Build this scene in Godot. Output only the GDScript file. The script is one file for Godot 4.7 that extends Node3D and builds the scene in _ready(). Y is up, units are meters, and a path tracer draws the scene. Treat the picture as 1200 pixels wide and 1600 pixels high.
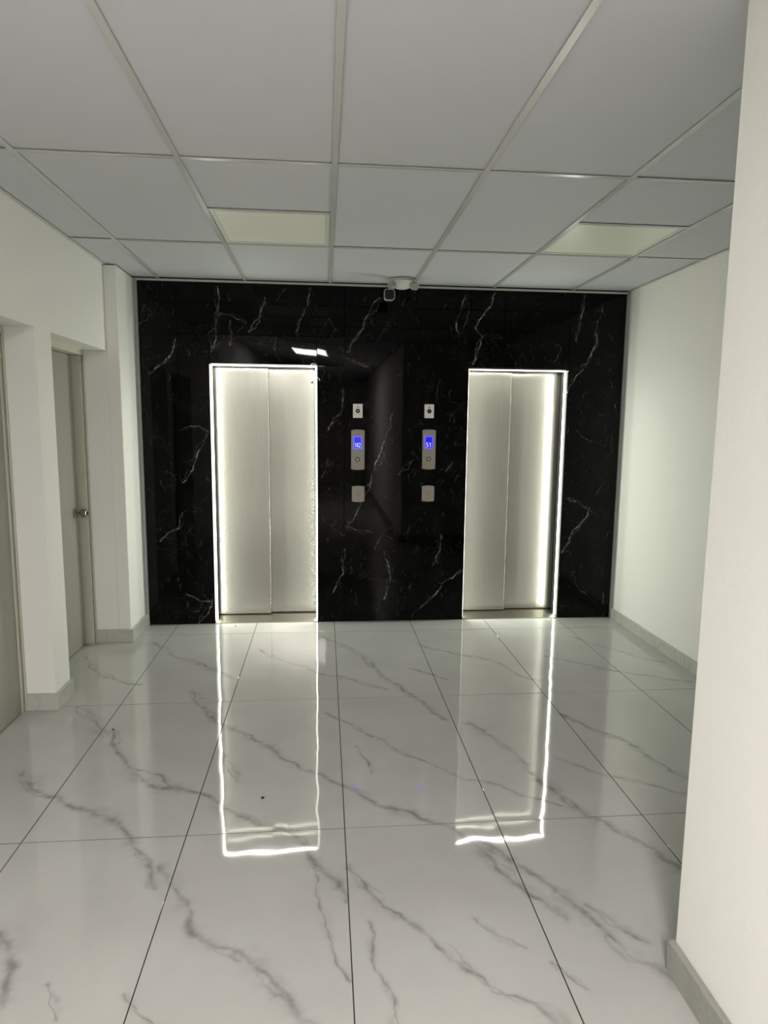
extends Node3D
# An elevator lobby. x to the right, y up, d = distance ahead of the camera (d = -z).

const EYE := 1.558          # camera height
const CEIL := 2.574         # underside of the ceiling grid
const BACK := 5.033         # face of the black marble wall
const WL := -1.45           # face of the left wall
const PILLAR := -1.365      # face of the pillar at its end
const WR := 2.345           # face of the far right wall
const WN := 1.0             # face of the near right wall
const WN_END := 1.615       # where it ends
const REAR := -7.2          # wall behind the camera
const SAG := -0.0145        # tilt of the overhead marble sheets
const LAMP := Color(1.0, 0.975, 0.963)
const LED := Color(0.98, 1.0, 0.94)
const GX := -1.1857         # ceiling grid: first line, pitch
const GP := 0.6153
const GD := 2.7843
const GL := 1.2462
const FX := -1.1233         # floor joints
const FP := 0.6
const FD := 3.5684
const FL := 1.21

var M := {}
var used := {}
var rng := RandomNumberGenerator.new()


func _ready():
	rng.seed = 11
	# ---- camera
	var cam := Camera3D.new()
	cam.name = "camera"
	cam.fov = 75.943
	cam.near = 0.02
	cam.far = 60.0
	add_child(cam)
	cam.transform = Transform3D(Basis(Vector3(0.9958814, 0.0102849, 0.0900803), Vector3(0.0019472, 0.9908898, -0.134661), Vector3(-0.0906446, 0.1342818, 0.9867887)).orthonormalized(), Vector3(0, EYE, 0))
	cam.current = true
	# ---- surroundings: a closed room, no daylight
	var env := Environment.new()
	env.background_mode = Environment.BG_COLOR
	env.background_color = Color(0, 0, 0)
	env.tonemap_mode = Environment.TONE_MAPPER_LINEAR
	env.tonemap_exposure = 1.0
	env.sdfgi_enabled = true
	env.ssao_enabled = true
	env.ssil_enabled = true
	var we := WorldEnvironment.new()
	we.name = "surroundings"
	we.environment = env
	add_child(we)
	# ---- lamps: energies used by their builders
	var lamp_energy := 17.5
	var led_energy := 1.08
	make_materials()

	# ---- the setting
	build_floor()
	build_walls()
	build_marble()
	build_skirting()
	build_ceiling()
	build_door(1, 2.63, 3.535, -1.614, false)
	build_door(2, 3.735, 4.645, -1.668, true)

	# ---- the two lifts
	build_elevator(-0.842, -0.053, -0.427, led_energy, true, "left elevator with two brushed steel door panels outlined by glowing light strips")
	build_elevator(1.104, 1.886, 1.486, led_energy, false, "right elevator with two brushed steel door panels outlined by glowing light strips")

	# ---- lamps in the ceiling
	panel_lamp(1, 3.407, GD + GL, 0.0, "unlit square ceiling light panel nearest the left elevator")
	panel_lamp(4, 3.407, GD + GL, 0.0, "unlit square ceiling light panel nearest the right elevator")
	panel_lamp(1, -2.2003, -0.9541, lamp_energy, "lit long ceiling light panel behind the viewer")

	# ---- things on the marble wall
	call_panel(0.256, 1.354, "1K2", "left grey call panel with blue display, beside the left elevator")
	call_panel(0.804, 1.36, "51", "right grey call panel with blue display, beside the right elevator")
	switch_plate(0.2545, 1.6475, Color(0.22, 0.03, 0.04), Color(0.85, 0.8, 0.78), "small white switch plate with red ringed button, above the left call panel")
	switch_plate(0.8015, 1.6515, Color(0.03, 0.02, 0.02), Color(0.5, 0.3, 0.2), "small white switch plate with black ringed button, above the right call panel")
	button_plate(0.26, 1.015, "square grey button plate below the left call panel")
	button_plate(0.804, 1.018, "square grey button plate below the right call panel")
	build_emergency_light()

	# ---- crumbs on the floor
	crumb(-0.259, 2.585, 0.0085, "dark crumb on the floor tiles in front of the left elevator")
	crumb(-1.068, 3.258, 0.007, "dark crumb on the floor near the first door's pier")
	crumb(-0.68, 4.95, 0.006, "tiny dark crumb at the foot of the left elevator sill")


# ------------------------------------------------------------------ small helpers

func V(x: float, y: float, d: float) -> Vector3:
	return Vector3(x, y, -d)


func numbered(called: String) -> String:
	if not used.has(called):
		used[called] = 0
		return called
	used[called] += 1
	return "%s_%03d" % [called, used[called]]


func begin() -> SurfaceTool:
	var st := SurfaceTool.new()
	st.begin(Mesh.PRIMITIVE_TRIANGLES)
	return st


func commit(st: SurfaceTool, called: String, m: Material, parent: Node = null, structure := false, at := Vector3.ZERO) -> MeshInstance3D:
	var o := MeshInstance3D.new()
	o.name = numbered(called) if parent == null or parent == self else called
	o.mesh = st.commit()
	o.material_override = m
	o.position = at
	(parent if parent else self).add_child(o, true)
	if structure:
		o.set_meta("kind", "structure")
	return o


func holder(called: String, at := Vector3.ZERO) -> Node3D:
	var o := Node3D.new()
	o.name = numbered(called)
	o.position = at
	add_child(o)
	return o


func tag(o: Node, label: String, category: String, group := ""):
	o.set_meta("label", label)
	o.set_meta("category", category)
	if group:
		o.set_meta("group", group)


func tri(st: SurfaceTool, a: Vector3, b: Vector3, c: Vector3, na: Vector3, nb: Vector3, nc: Vector3, ua := Vector2.ZERO, ub := Vector2.ZERO, uc := Vector2.ZERO):
	# front faces run clockwise
	var flip: bool = (b - a).cross(c - a).dot(na + nb + nc) > 0.0
	st.set_normal(na); st.set_uv(ua); st.add_vertex(a)
	if flip:
		st.set_normal(nc); st.set_uv(uc); st.add_vertex(c)
		st.set_normal(nb); st.set_uv(ub); st.add_vertex(b)
	else:
		st.set_normal(nb); st.set_uv(ub); st.add_vertex(b)
		st.set_normal(nc); st.set_uv(uc); st.add_vertex(c)


func quad(st: SurfaceTool, a: Vector3, b: Vector3, c: Vector3, e: Vector3, n: Vector3, uv: Callable):
	tri(st, a, b, c, n, n, n, uv.call(a, n), uv.call(b, n), uv.call(c, n))
	tri(st, a, c, e, n, n, n, uv.call(a, n), uv.call(c, n), uv.call(e, n))


func plain_uv(p: Vector3, n: Vector3) -> Vector2:
	var a := n.abs()
	if a.y >= a.x and a.y >= a.z:
		return Vector2(p.x, p.z)
	return Vector2(p.x, p.y) if a.z >= a.x else Vector2(p.z, p.y)


func slab(st: SurfaceTool, x0: float, x1: float, y0: float, y1: float, d0: float, d1: float, bevel := 0.0, uv = null):
	# a box with chamfered edges
	if uv == null:
		uv = plain_uv
	var c := V((x0 + x1) / 2, (y0 + y1) / 2, (d0 + d1) / 2)
	var h := Vector3((x1 - x0) / 2, (y1 - y0) / 2, (d1 - d0) / 2).abs()
	var b: float = minf(bevel, 0.49 * minf(h.x, minf(h.y, h.z)))
	for axis in 3:
		var u := (axis + 1) % 3
		var w := (axis + 2) % 3
		for s in [-1.0, 1.0]:
			var n := Vector3.ZERO
			n[axis] = s
			var k := []
			for t in [[-1, -1], [1, -1], [1, 1], [-1, 1]]:
				var p := Vector3.ZERO
				p[axis] = s * h[axis]
				p[u] = t[0] * (h[u] - b)
				p[w] = t[1] * (h[w] - b)
				k.append(c + p)
			quad(st, k[0], k[1], k[2], k[3], n, uv)
	if b <= 0.0:
		return
	for axis in 3:
		var u := (axis + 1) % 3
		var w := (axis + 2) % 3
		for su in [-1.0, 1.0]:
			for sw in [-1.0, 1.0]:
				var n := Vector3.ZERO
				n[u] = su
				n[w] = sw
				n = n.normalized()
				var k := []
				for t in [[-1, 0], [1, 0], [1, 1], [-1, 1]]:
					var p := Vector3.ZERO
					p[axis] = t[0] * (h[axis] - b)
					p[u] = su * (h[u] - (b if t[1] else 0.0))
					p[w] = sw * (h[w] - (0.0 if t[1] else b))
					k.append(c + p)
				quad(st, k[0], k[1], k[2], k[3], n, uv)
	for sx in [-1.0, 1.0]:
		for sy in [-1.0, 1.0]:
			for sz in [-1.0, 1.0]:
				var s := Vector3(sx, sy, sz)
				var n := s.normalized()
				var p0 := c + Vector3(sx * h.x, sy * (h.y - b), sz * (h.z - b))
				var p1 := c + Vector3(sx * (h.x - b), sy * h.y, sz * (h.z - b))
				var p2 := c + Vector3(sx * (h.x - b), sy * (h.y - b), sz * h.z)
				tri(st, p0, p1, p2, n, n, n, uv.call(p0, n), uv.call(p1, n), uv.call(p2, n))


func box(called: String, m: Material, parent: Node, x0: float, x1: float, y0: float, y1: float, d0: float, d1: float, bevel := 0.0, uv = null) -> MeshInstance3D:
	# a boxed part whose own origin is its middle; coordinates are the world's
	var at := V((x0 + x1) / 2, (y0 + y1) / 2, (d0 + d1) / 2)
	var st := begin()
	var shifted = null
	if uv != null:
		shifted = func(p: Vector3, n: Vector3) -> Vector2: return uv.call(p + at, n)
	slab(st, x0 - at.x, x1 - at.x, y0 - at.y, y1 - at.y, d0 + at.z, d1 + at.z, bevel, shifted)
	var base: Vector3 = parent.position if parent is Node3D and parent != self else Vector3.ZERO
	return commit(st, called, m, parent, false, at - base)


func lathe(st: SurfaceTool, profile: Array, origin: Vector3, axis: Vector3, sides := 28):
	# profile: Vector2(radius, distance along the axis), outer normals worked out per ring
	var ax := axis.normalized()
	var e1 := ax.cross(Vector3(0.31, 0.77, 0.55)).normalized()
	var e2 := ax.cross(e1)
	for i in profile.size() - 1:
		var a: Vector2 = profile[i]
		var b: Vector2 = profile[i + 1]
		var t := b - a
		var nn := Vector2(t.y, -t.x).normalized()     # (radial, axial), flat per ring in profile
		for k in sides:
			var f0 := TAU * k / sides
			var f1 := TAU * (k + 1) / sides
			var r0 := e1 * cos(f0) + e2 * sin(f0)
			var r1 := e1 * cos(f1) + e2 * sin(f1)
			var n0 := r0 * nn.x + ax * nn.y
			var n1 := r1 * nn.x + ax * nn.y
			var p := [origin + r0 * a.x + ax * a.y, origin + r1 * a.x + ax * a.y, origin + r1 * b.x + ax * b.y, origin + r0 * b.x + ax * b.y]
			if a.x > 1e-6:
				tri(st, p[0], p[1], p[2], n0, n1, n1)
			if b.x > 1e-6:
				tri(st, p[0], p[2], p[3], n0, n1, n0)


func prism(st: SurfaceTool, outline: Array, d_front: float, d_back: float, bevel: float, at := Vector2.ZERO):
	# convex outline in x and y, extruded away from the viewer, with a chamfer round its front
	var n := outline.size()
	var mid := Vector2.ZERO
	for p in outline:
		mid += p / n
	var small := []
	for p in outline:
		var q: Vector2 = p - mid
		small.append(mid + q * (1.0 - bevel / maxf(q.length(), 1e-4)))
	var front := V(0, 0, -1)
	front = Vector3(0, 0, 1)
	for i in n:
		var j := (i + 1) % n
		var a: Vector2 = outline[i] + at
		var b: Vector2 = outline[j] + at
		var sa: Vector2 = small[i] + at
		var sb: Vector2 = small[j] + at
		var out := Vector3(b.y - a.y, a.x - b.x, 0).normalized()
		if out.dot(Vector3(a.x - mid.x - at.x, a.y - mid.y - at.y, 0)) < 0:
			out = -out
		var nb := (out + front).normalized()
		tri(st, V(mid.x + at.x, mid.y + at.y, d_front), V(sa.x, sa.y, d_front), V(sb.x, sb.y, d_front), front, front, front)
		var nouv := func(_p, _n): return Vector2.ZERO
		quad(st, V(sa.x, sa.y, d_front), V(sb.x, sb.y, d_front), V(b.x, b.y, d_front + bevel), V(a.x, a.y, d_front + bevel), nb, nouv)
		quad(st, V(a.x, a.y, d_front + bevel), V(b.x, b.y, d_front + bevel), V(b.x, b.y, d_back), V(a.x, a.y, d_back), out, nouv)
		tri(st, V(mid.x + at.x, mid.y + at.y, d_back), V(a.x, a.y, d_back), V(b.x, b.y, d_back), -front, -front, -front)


func tube(st: SurfaceTool, pts: Array, r: float, sides := 8):
	for i in pts.size() - 1:
		var a: Vector3 = pts[i]
		var b: Vector3 = pts[i + 1]
		var L := a.distance_to(b)
		lathe(st, [Vector2(0, -r * 0.4), Vector2(r, 0), Vector2(r, L), Vector2(0, L + r * 0.4)], a, b - a, sides)


func rounded(w: float, h: float, r: float, steps := 5) -> Array:
	var out := []
	for c in [[1, 1, 0], [-1, 1, 1], [-1, -1, 2], [1, -1, 3]]:
		for k in steps + 1:
			var f: float = PI / 2 * (c[2] + float(k) / steps)
			out.append(Vector2(c[0] * (w / 2 - r) + r * cos(f), c[1] * (h / 2 - r) + r * sin(f)))
	return out


func arched(w: float, h: float, rise: float, steps := 10) -> Array:
	# a tall plate whose top and bottom edges bow outwards
	var out := []
	for k in steps + 1:
		var t := 1.0 - 2.0 * k / steps
		out.append(Vector2(t * w / 2, h / 2 - rise * t * t))
	for k in steps + 1:
		var t := -1.0 + 2.0 * k / steps
		out.append(Vector2(t * w / 2, -h / 2 + rise * t * t))
	return out


# ------------------------------------------------------------------ materials

func mat(called: String, c: Color, rough: float, metal := 0.0, spec := 0.5) -> StandardMaterial3D:
	var m := StandardMaterial3D.new()
	m.resource_name = called
	m.albedo_color = c
	m.roughness = rough
	m.metallic = metal
	m.metallic_specular = spec
	M[called] = m
	return m


func noise_map(freq: float, seed_: int, size: int, strength: float, octaves := 3, normal := true) -> NoiseTexture2D:
	var n := FastNoiseLite.new()
	n.noise_type = FastNoiseLite.TYPE_SIMPLEX_SMOOTH
	n.frequency = freq
	n.seed = seed_
	n.fractal_octaves = octaves
	var t := NoiseTexture2D.new()
	t.noise = n
	t.width = size
	t.height = size
	t.seamless = true
	t.as_normal_map = normal
	t.bump_strength = strength
	return t


func make_materials():
	var wall := mat("wall_paint", Color(0.885, 0.885, 0.865), 0.62, 0.0, 0.35)
	wall.uv1_triplanar = true
	wall.uv1_world_triplanar = true
	wall.uv1_scale = Vector3(1.1, 1.1, 1.1)
	wall.normal_enabled = true
	wall.normal_texture = noise_map(0.03, 3, 512, 2.2, 4)
	wall.normal_scale = 0.18
	var tile := mat("ceiling_board", Color(0.755, 0.763, 0.775), 0.7, 0.0, 0.3)
	tile.uv1_triplanar = true
	tile.uv1_world_triplanar = true
	tile.uv1_scale = Vector3(2.5, 2.5, 2.5)
	tile.normal_enabled = true
	tile.normal_texture = noise_map(0.18, 9, 512, 3.0, 3)
	tile.normal_scale = 0.12
	mat("grid_enamel", Color(0.73, 0.735, 0.715), 0.25, 0.0, 0.5)
	mat("void", Color(0.25, 0.25, 0.25), 0.9)
	mat("grout", Color(0.23, 0.225, 0.21), 0.9, 0.0, 0.2)
	mat("diffuser", Color(0.90, 0.91, 0.855), 0.32, 0.0, 0.5)
	var lit := mat("diffuser_lit", Color(0.9, 0.9, 0.85), 0.5)
	lit.emission_enabled = true
	lit.emission = LAMP
	lit.emission_energy_multiplier = 26.0
	var led := mat("led_glow", Color(0.9, 0.9, 0.85), 0.5)
	led.emission_enabled = true
	led.emission = LED
	led.emission_energy_multiplier = 7.0
	mat("door_paint", Color(0.565, 0.565, 0.52), 0.42, 0.0, 0.45)
	mat("frame_paint", Color(0.73, 0.73, 0.67), 0.4, 0.0, 0.45)
	mat("chrome", Color(0.62, 0.58, 0.54), 0.16, 1.0)
	mat("dark_metal", Color(0.05, 0.045, 0.045), 0.4, 0.6)
	mat("panel_plastic", Color(0.60, 0.575, 0.535), 0.42, 0.0, 0.4)
	mat("plate_white", Color(0.90, 0.89, 0.87), 0.4)
	mat("fitting_white", Color(0.80, 0.80, 0.775), 0.4)
	mat("fitting_grey", Color(0.62, 0.62, 0.60), 0.45)
	mat("lens_dark", Color(0.012, 0.012, 0.013), 0.12)
	mat("crumb", Color(0.10, 0.085, 0.07), 0.9)
	mat("print_grey", Color(0.45, 0.44, 0.43), 0.6)
	var steel := mat("brushed_steel", Color(0.585, 0.575, 0.55), 0.25, 0.75)
	steel.anisotropy_enabled = true
	steel.anisotropy = 0.68
	steel.albedo_texture = brushed_map(512)
	steel.uv1_scale = Vector3(1.0, 1.0, 1.0)
	var sill := mat("sill_steel", Color(0.66, 0.645, 0.60), 0.3, 1.0)
	sill.normal_enabled = true
	sill.normal_texture = noise_map(0.05, 41, 256, 3.0, 3)
	sill.normal_scale = 0.25
	sill.uv1_scale = Vector3(4, 4, 4)
	var jamb := mat("jamb_steel", Color(0.42, 0.42, 0.42), 0.38, 1.0)
	jamb.anisotropy_enabled = false
	var screen := mat("screen_blue", Color(0.02, 0.02, 0.25), 0.3)
	screen.emission_enabled = true
	screen.emission = Color(0.10, 0.09, 1.0)
	screen.emission_energy_multiplier = 0.7
	var rim := mat("screen_rim", Color(0.05, 0.05, 0.4), 0.3)
	rim.emission_enabled = true
	rim.emission = Color(0.40, 0.40, 1.0)
	rim.emission_energy_multiplier = 0.9
	var digit := mat("screen_digits", Color(0.6, 0.6, 0.9), 0.3)
	digit.emission_enabled = true
	digit.emission = Color(0.78, 0.82, 1.0)
	digit.emission_energy_multiplier = 1.5
	# polished porcelain floor
	var porcelain := mat("porcelain", Color.WHITE, 0.04, 0.0, 0.58)
	porcelain.albedo_texture = floor_picture()
	porcelain.normal_enabled = true
	porcelain.normal_texture = floor_relief()
	porcelain.normal_scale = 0.016
	var skirt := mat("skirting_porcelain", Color(0.97, 0.97, 0.95), 0.22, 0.0, 0.5)
	var streak := noise_map(0.006, 61, 512, 1.0, 4, false)
	var ramp := Gradient.new()
	ramp.offsets = PackedFloat32Array([0.0, 0.42, 0.5, 0.56, 1.0])
	ramp.colors = PackedColorArray([Color(0.715, 0.715, 0.70), Color(0.725, 0.725, 0.71), Color(0.685, 0.685, 0.67), Color(0.72, 0.72, 0.705), Color(0.73, 0.73, 0.715)])
	streak.color_ramp = ramp
	skirt.albedo_texture = streak
	skirt.uv1_triplanar = true
	skirt.uv1_world_triplanar = true
	skirt.uv1_scale = Vector3(0.9, 0.9, 0.9)
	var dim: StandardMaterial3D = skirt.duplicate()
	dim.resource_name = "skirting_shaded"
	dim.albedo_color = Color(0.80, 0.80, 0.78)  # same tile toned down: the near right skirting's shade is in this colour
	M["skirting_shaded"] = dim
	var marble := mat("black_marble", Color.WHITE, 0.02, 0.0, 0.25)
	marble.albedo_texture = marble_picture()
	marble.normal_enabled = true
	marble.normal_texture = noise_map(0.01, 23, 512, 1.0, 2)
	marble.normal_scale = 0.03
	mat("channel", Color(0.16, 0.16, 0.19), 0.4, 0.8)
	mat("filler", Color(0.60, 0.60, 0.60), 0.8, 0.0, 0.3)


func brushed_map(size: int) -> ImageTexture:
	# fine upright hairlines, and a slow waviness of the sheet
	var im := Image.create(size, size, false, Image.FORMAT_RGB8)
	var r := RandomNumberGenerator.new()
	r.seed = 5
	var line := PackedFloat32Array()
	for x in size:
		line.append(r.randf_range(-1, 1))
	for y in size:
		for x in size:
			var k := (x + int(y / 97.0) * 131) % size
			var g := 0.975 + 0.025 * line[k]
			im.set_pixel(x, y, Color(g, g, g))
	return ImageTexture.create_from_image(im)


func vein(buf: PackedFloat32Array, w: int, h: int, pts: Array, width: float, strength: float, r: RandomNumberGenerator, rough: float, soft: float):
	# one crooked vein through pts (in pixels), stamped with soft dabs that vary in width and strength
	var path := pts.duplicate()
	for pass_ in 4:
		var finer := [path[0]]
		for i in path.size() - 1:
			var a: Vector2 = path[i]
			var b: Vector2 = path[i + 1]
			var side := (b - a).orthogonal()
			finer.append((a + b) / 2 + side * r.randf_range(-rough, rough))
			finer.append(b)
		path = finer
	var wander := FastNoiseLite.new()
	wander.seed = r.randi() % 10000
	wander.frequency = 0.012
	var walked := 0.0
	for i in path.size() - 1:
		var a: Vector2 = path[i]
		var b: Vector2 = path[i + 1]
		var L := maxf(a.distance_to(b), 0.01)
		var n := int(ceil(L / 1.2))
		for k in n:
			var p := a.lerp(b, float(k) / n)
			walked += L / n
			var v := wander.get_noise_1d(walked)
			var rad: float = maxf(0.8, width * (1.0 + 1.1 * v))
			var amt: float = strength * clampf(0.75 + 0.9 * wander.get_noise_1d(walked + 5000.0), 0.12, 1.3)
			var reach := int(ceil(rad * 1.6 + 1))
			for yy in range(maxi(0, int(p.y) - reach), mini(h, int(p.y) + reach + 1)):
				for xx in range(maxi(0, int(p.x) - reach), mini(w, int(p.x) + reach + 1)):
					var q: float = Vector2(xx + 0.5 - p.x, yy + 0.5 - p.y).length() / rad
					var f: float = amt * exp(-q * q * soft)
					var at := yy * w + xx
					if f > buf[at]:
						buf[at] = f


const FLOOR_VEINS := [
	[3,-1.34,2.88,-1.2,2.7,-1.09,2.65,-0.97,2.56,-0.87,2.51,-0.76,2.4,-0.68,2.28,-0.62,2.19,-0.57,2.07],
	[3,-0.58,2.18,-0.49,2.05,-0.43,1.96,-0.42,1.88,-0.36,1.83,-0.3,1.8,-0.21,1.74,-0.15,1.67,-0.09,1.59,0.02,1.46],
	[3,-1.06,3.25,-0.96,3.0,-0.84,2.82,-0.73,2.71,-0.62,2.69,-0.51,2.64,-0.42,2.54,-0.32,2.46,-0.23,2.4,-0.1,2.31,-0.05,2.19,0.03,2.07,0.07,1.96],
	[1.5,-0.86,2.87,-0.73,2.81,-0.65,2.7],
	[2.2,-0.77,3.73,-0.66,3.5,-0.56,3.3,-0.46,3.22,-0.3,3.06,-0.2,2.91,-0.11,2.82,-0.02,2.76,0.05,2.68,0.13,2.63,0.19,2.54,0.24,2.49,0.35,2.44,0.46,2.35,0.52,2.28,0.59,2.15,0.64,2.02,0.72,1.91,0.76,1.84],
	[1.8,-1.2,4.6,-1.01,4.33,-0.77,4.14,-0.57,3.91],
	[1.5,-0.45,4.42,-0.24,4.16,-0.03,3.95,0.17,3.84,0.37,3.67],
	[2,-0.01,4.67,0.1,4.52,0.25,4.25,0.32,4.01,0.36,3.87,0.46,3.65,0.57,3.42,0.64,3.26],
	[1.2,-0.04,2.14,-0.03,2.01,0.0,1.88,0.03,1.73,0.07,1.65],
	[2.0,0.08,2.13,0.14,2.01,0.19,1.93,0.27,1.85,0.33,1.77,0.41,1.66,0.47,1.6,0.55,1.55,0.66,1.44],
	[1.4,0.01,3.38,0.13,3.25,0.22,3.11,0.29,3.06,0.43,2.87,0.53,2.77,0.61,2.67,0.71,2.64,0.8,2.56,0.89,2.5,0.98,2.44],
	[1.6,-1.59,4.36,-1.42,4.07,-1.22,3.9,-1.09,3.84],
	[2,-1.35,3.55,-1.18,3.35,-1.06,3.16],
	[1,-0.77,1.71,-0.7,1.59],
	[1.2,0.14,1.87,0.14,1.75,0.17,1.63],
	[1.2,-0.48,2.99,-0.38,2.73],
	[1.2,-0.55,1.66,-0.5,1.6,-0.4,1.48],
	[1.2,0.15,3.01,0.21,2.74],
	[1.6,0.65,4.48,0.77,4.34,0.9,4.24,1.11,4.1,1.21,3.85,1.32,3.74],
	[1.2,0.54,4.0,0.69,3.88,0.75,3.8],
	[2.8,0.75,3.21,0.84,3.06,0.9,2.9,0.92,2.72,0.98,2.56,1.04,2.39,1.11,2.3,1.19,2.19,1.23,2.08,1.27,2.02],
	[2.6,0.58,2.24,0.67,2.12,0.74,2.03,0.79,1.93,0.83,1.86,0.87,1.77,0.9,1.67,0.96,1.63,0.98,1.59],
	[1.8,0.85,1.89,0.91,1.8,0.98,1.72],
	[1,0.47,1.86,0.52,1.79,0.6,1.73],
	[1.2,0.17,1.64,0.19,1.58,0.2,1.4],
	[2,1.28,3.29,1.38,3.1,1.5,2.95,1.53,2.82,1.57,2.67,1.63,2.59],
	[1.6,1.09,2.82,1.2,2.7,1.29,2.65,1.39,2.6,1.49,2.51,1.57,2.48],
	[1.4,1.84,4.55,1.96,4.34,2.1,4.13,2.26,4.0],
	[1.4,1.49,4.17,1.66,4.04,1.85,3.88,2.07,3.76,2.25,3.67],
	[1,0.66,1.67,0.69,1.62,0.73,1.57],
	[3.4,-0.99,1.91,-0.95,1.87,-0.92,1.82,-0.89,1.76,-0.87,1.66]]

const MARBLE_VEINS := [
	[0.41,2.48,0.31,2.33,0.24,2.19,0.18,2.08], [-0.1,2.54,-0.14,2.38,-0.2,2.22], [-0.28,2.53,-0.35,2.44],
	[-0.43,2.46,-0.48,2.31,-0.55,2.21], [-0.77,2.53,-0.77,2.37,-0.79,2.24,-0.83,2.07], [-1.29,2.39,-1.34,2.23],
	[-1.08,2.15,-1.1,2.07,-1.18,1.97,-1.27,1.9], [-1.06,1.49,-0.93,1.52,-0.86,1.48], [-0.87,1.46,-0.95,1.3,-1.06,1.1],
	[0.14,1.81,0.14,1.66,0.03,1.5], [0.46,1.42,0.38,1.19,0.28,0.94,0.17,0.75], [0.17,0.76,0.26,0.73,0.37,0.71],
	[0.16,0.58,0.15,0.39,0.07,0.24], [-1.07,0.87,-1.1,0.75,-1.24,0.65], [-1.06,0.24,-0.95,0.18,-0.88,0.18],
	[-0.86,0.2,-0.97,0.0], [0.03,1.29,-0.02,1.14], [-1.31,1.06,-1.35,0.93], [0.17,2.04,0.26,2.0,0.33,1.98],
	[0.44,0.67,0.39,0.58], [-0.75,2.14,-0.83,2.06], [-0.35,2.18,-0.36,2.05], [-0.68,2.29,-0.69,2.11],
	[-0.78,2.33,-0.57,2.27], [0.04,2.32,0.09,2.24], [1.29,2.54,1.21,2.38,1.14,2.28,1.2,2.22,1.13,2.01],
	[1.21,2.23,1.36,2.21], [1.06,2.51,1.02,2.21], [1.99,2.54,1.96,2.35,1.93,2.2], [2.1,2.35,2.1,2.18,2.03,2.03,1.88,1.8],
	[0.65,2.54,0.58,2.44], [0.89,1.89,0.86,1.75], [1.03,1.67,0.96,1.58], [0.69,1.28,0.57,1.16], [0.52,1.64,0.47,1.44],
	[2.11,0.9,1.9,0.54], [1.92,0.98,2.09,0.9], [1.09,0.41,0.93,0.3,0.76,0.1], [0.92,0.69,0.86,0.45],
	[0.47,0.56,0.52,0.34,0.47,0.18], [1.52,2.1,1.46,2.01], [1.82,2.16,1.77,2.04], [1.98,1.52,2.1,1.43], [2.26,1.49,2.27,1.34],
	[2.03,0.27,2.13,0.19], [2.26,0.21,2.27,0.11], [0.99,1.26,0.94,1.19], [2.21,1.09,2.16,1.01]]

# the floor's print covers x from -1.8 by 4.2 m and d from 0.3 by 4.8 m
func floor_uv(p: Vector3, _n: Vector3) -> Vector2:
	return Vector2((p.x + 1.8) / 4.2, (-p.z - 0.3) / 4.8)


func cloud(w: int, h: int, freq: float, seed_: int, octaves: int) -> PackedByteArray:
	var n := FastNoiseLite.new()
	n.noise_type = FastNoiseLite.TYPE_SIMPLEX
	n.frequency = freq
	n.seed = seed_
	n.fractal_octaves = octaves
	var im := n.get_image(w, h, false, false, false)
	im.convert(Image.FORMAT_L8)
	return im.get_data()


func floor_picture() -> ImageTexture:
	var w := 1792
	var h := 2048
	var buf := PackedFloat32Array()
	buf.resize(w * h)
	var wide := PackedFloat32Array()
	wide.resize(w * h)
	var r := RandomNumberGenerator.new()
	r.seed = 77
	for v in FLOOR_VEINS:
		var pts := []
		for k in range(1, v.size(), 2):
			pts.append(Vector2((v[k] + 1.8) / 4.2 * w, (v[k + 1] - 0.3) / 4.8 * h))
		vein(wide, w, h, pts, v[0] * 5.0, 0.42, r, 0.10, 1.3)
		vein(buf, w, h, pts, v[0] * 1.5, 0.46, r, 0.12, 1.2)
		if v[0] > 1.7:
			var off := []
			for p in pts:
				off.append(p + Vector2(r.randf_range(-1, 1), r.randf_range(-1, 1)) * 9.0)
			vein(buf, w, h, off, v[0] * 0.8, 0.26, r, 0.16, 1.2)
	var c1 := cloud(w, h, 0.004, 4, 4)
	var c2 := cloud(w, h, 0.03, 8, 3)
	var bytes := PackedByteArray()
	bytes.resize(w * h * 3)
	for i in w * h:
		var g: float = 176.0 + (c1[i] - 128) * 0.035
		var k: float = clampf(buf[i] * (0.55 + c2[i] / 255.0 * 0.9), 0.0, 1.0) + wide[i] * (c2[i] / 255.0)
		var m: float = 1.0 - minf(k, 0.8) * 0.34
		bytes[i * 3] = int(g * m)
		bytes[i * 3 + 1] = int((g - 0.5) * m)
		bytes[i * 3 + 2] = int((g - 5.0) * (m + 0.008))
	return ImageTexture.create_from_image(Image.create_from_data(w, h, false, Image.FORMAT_RGB8, bytes))


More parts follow.
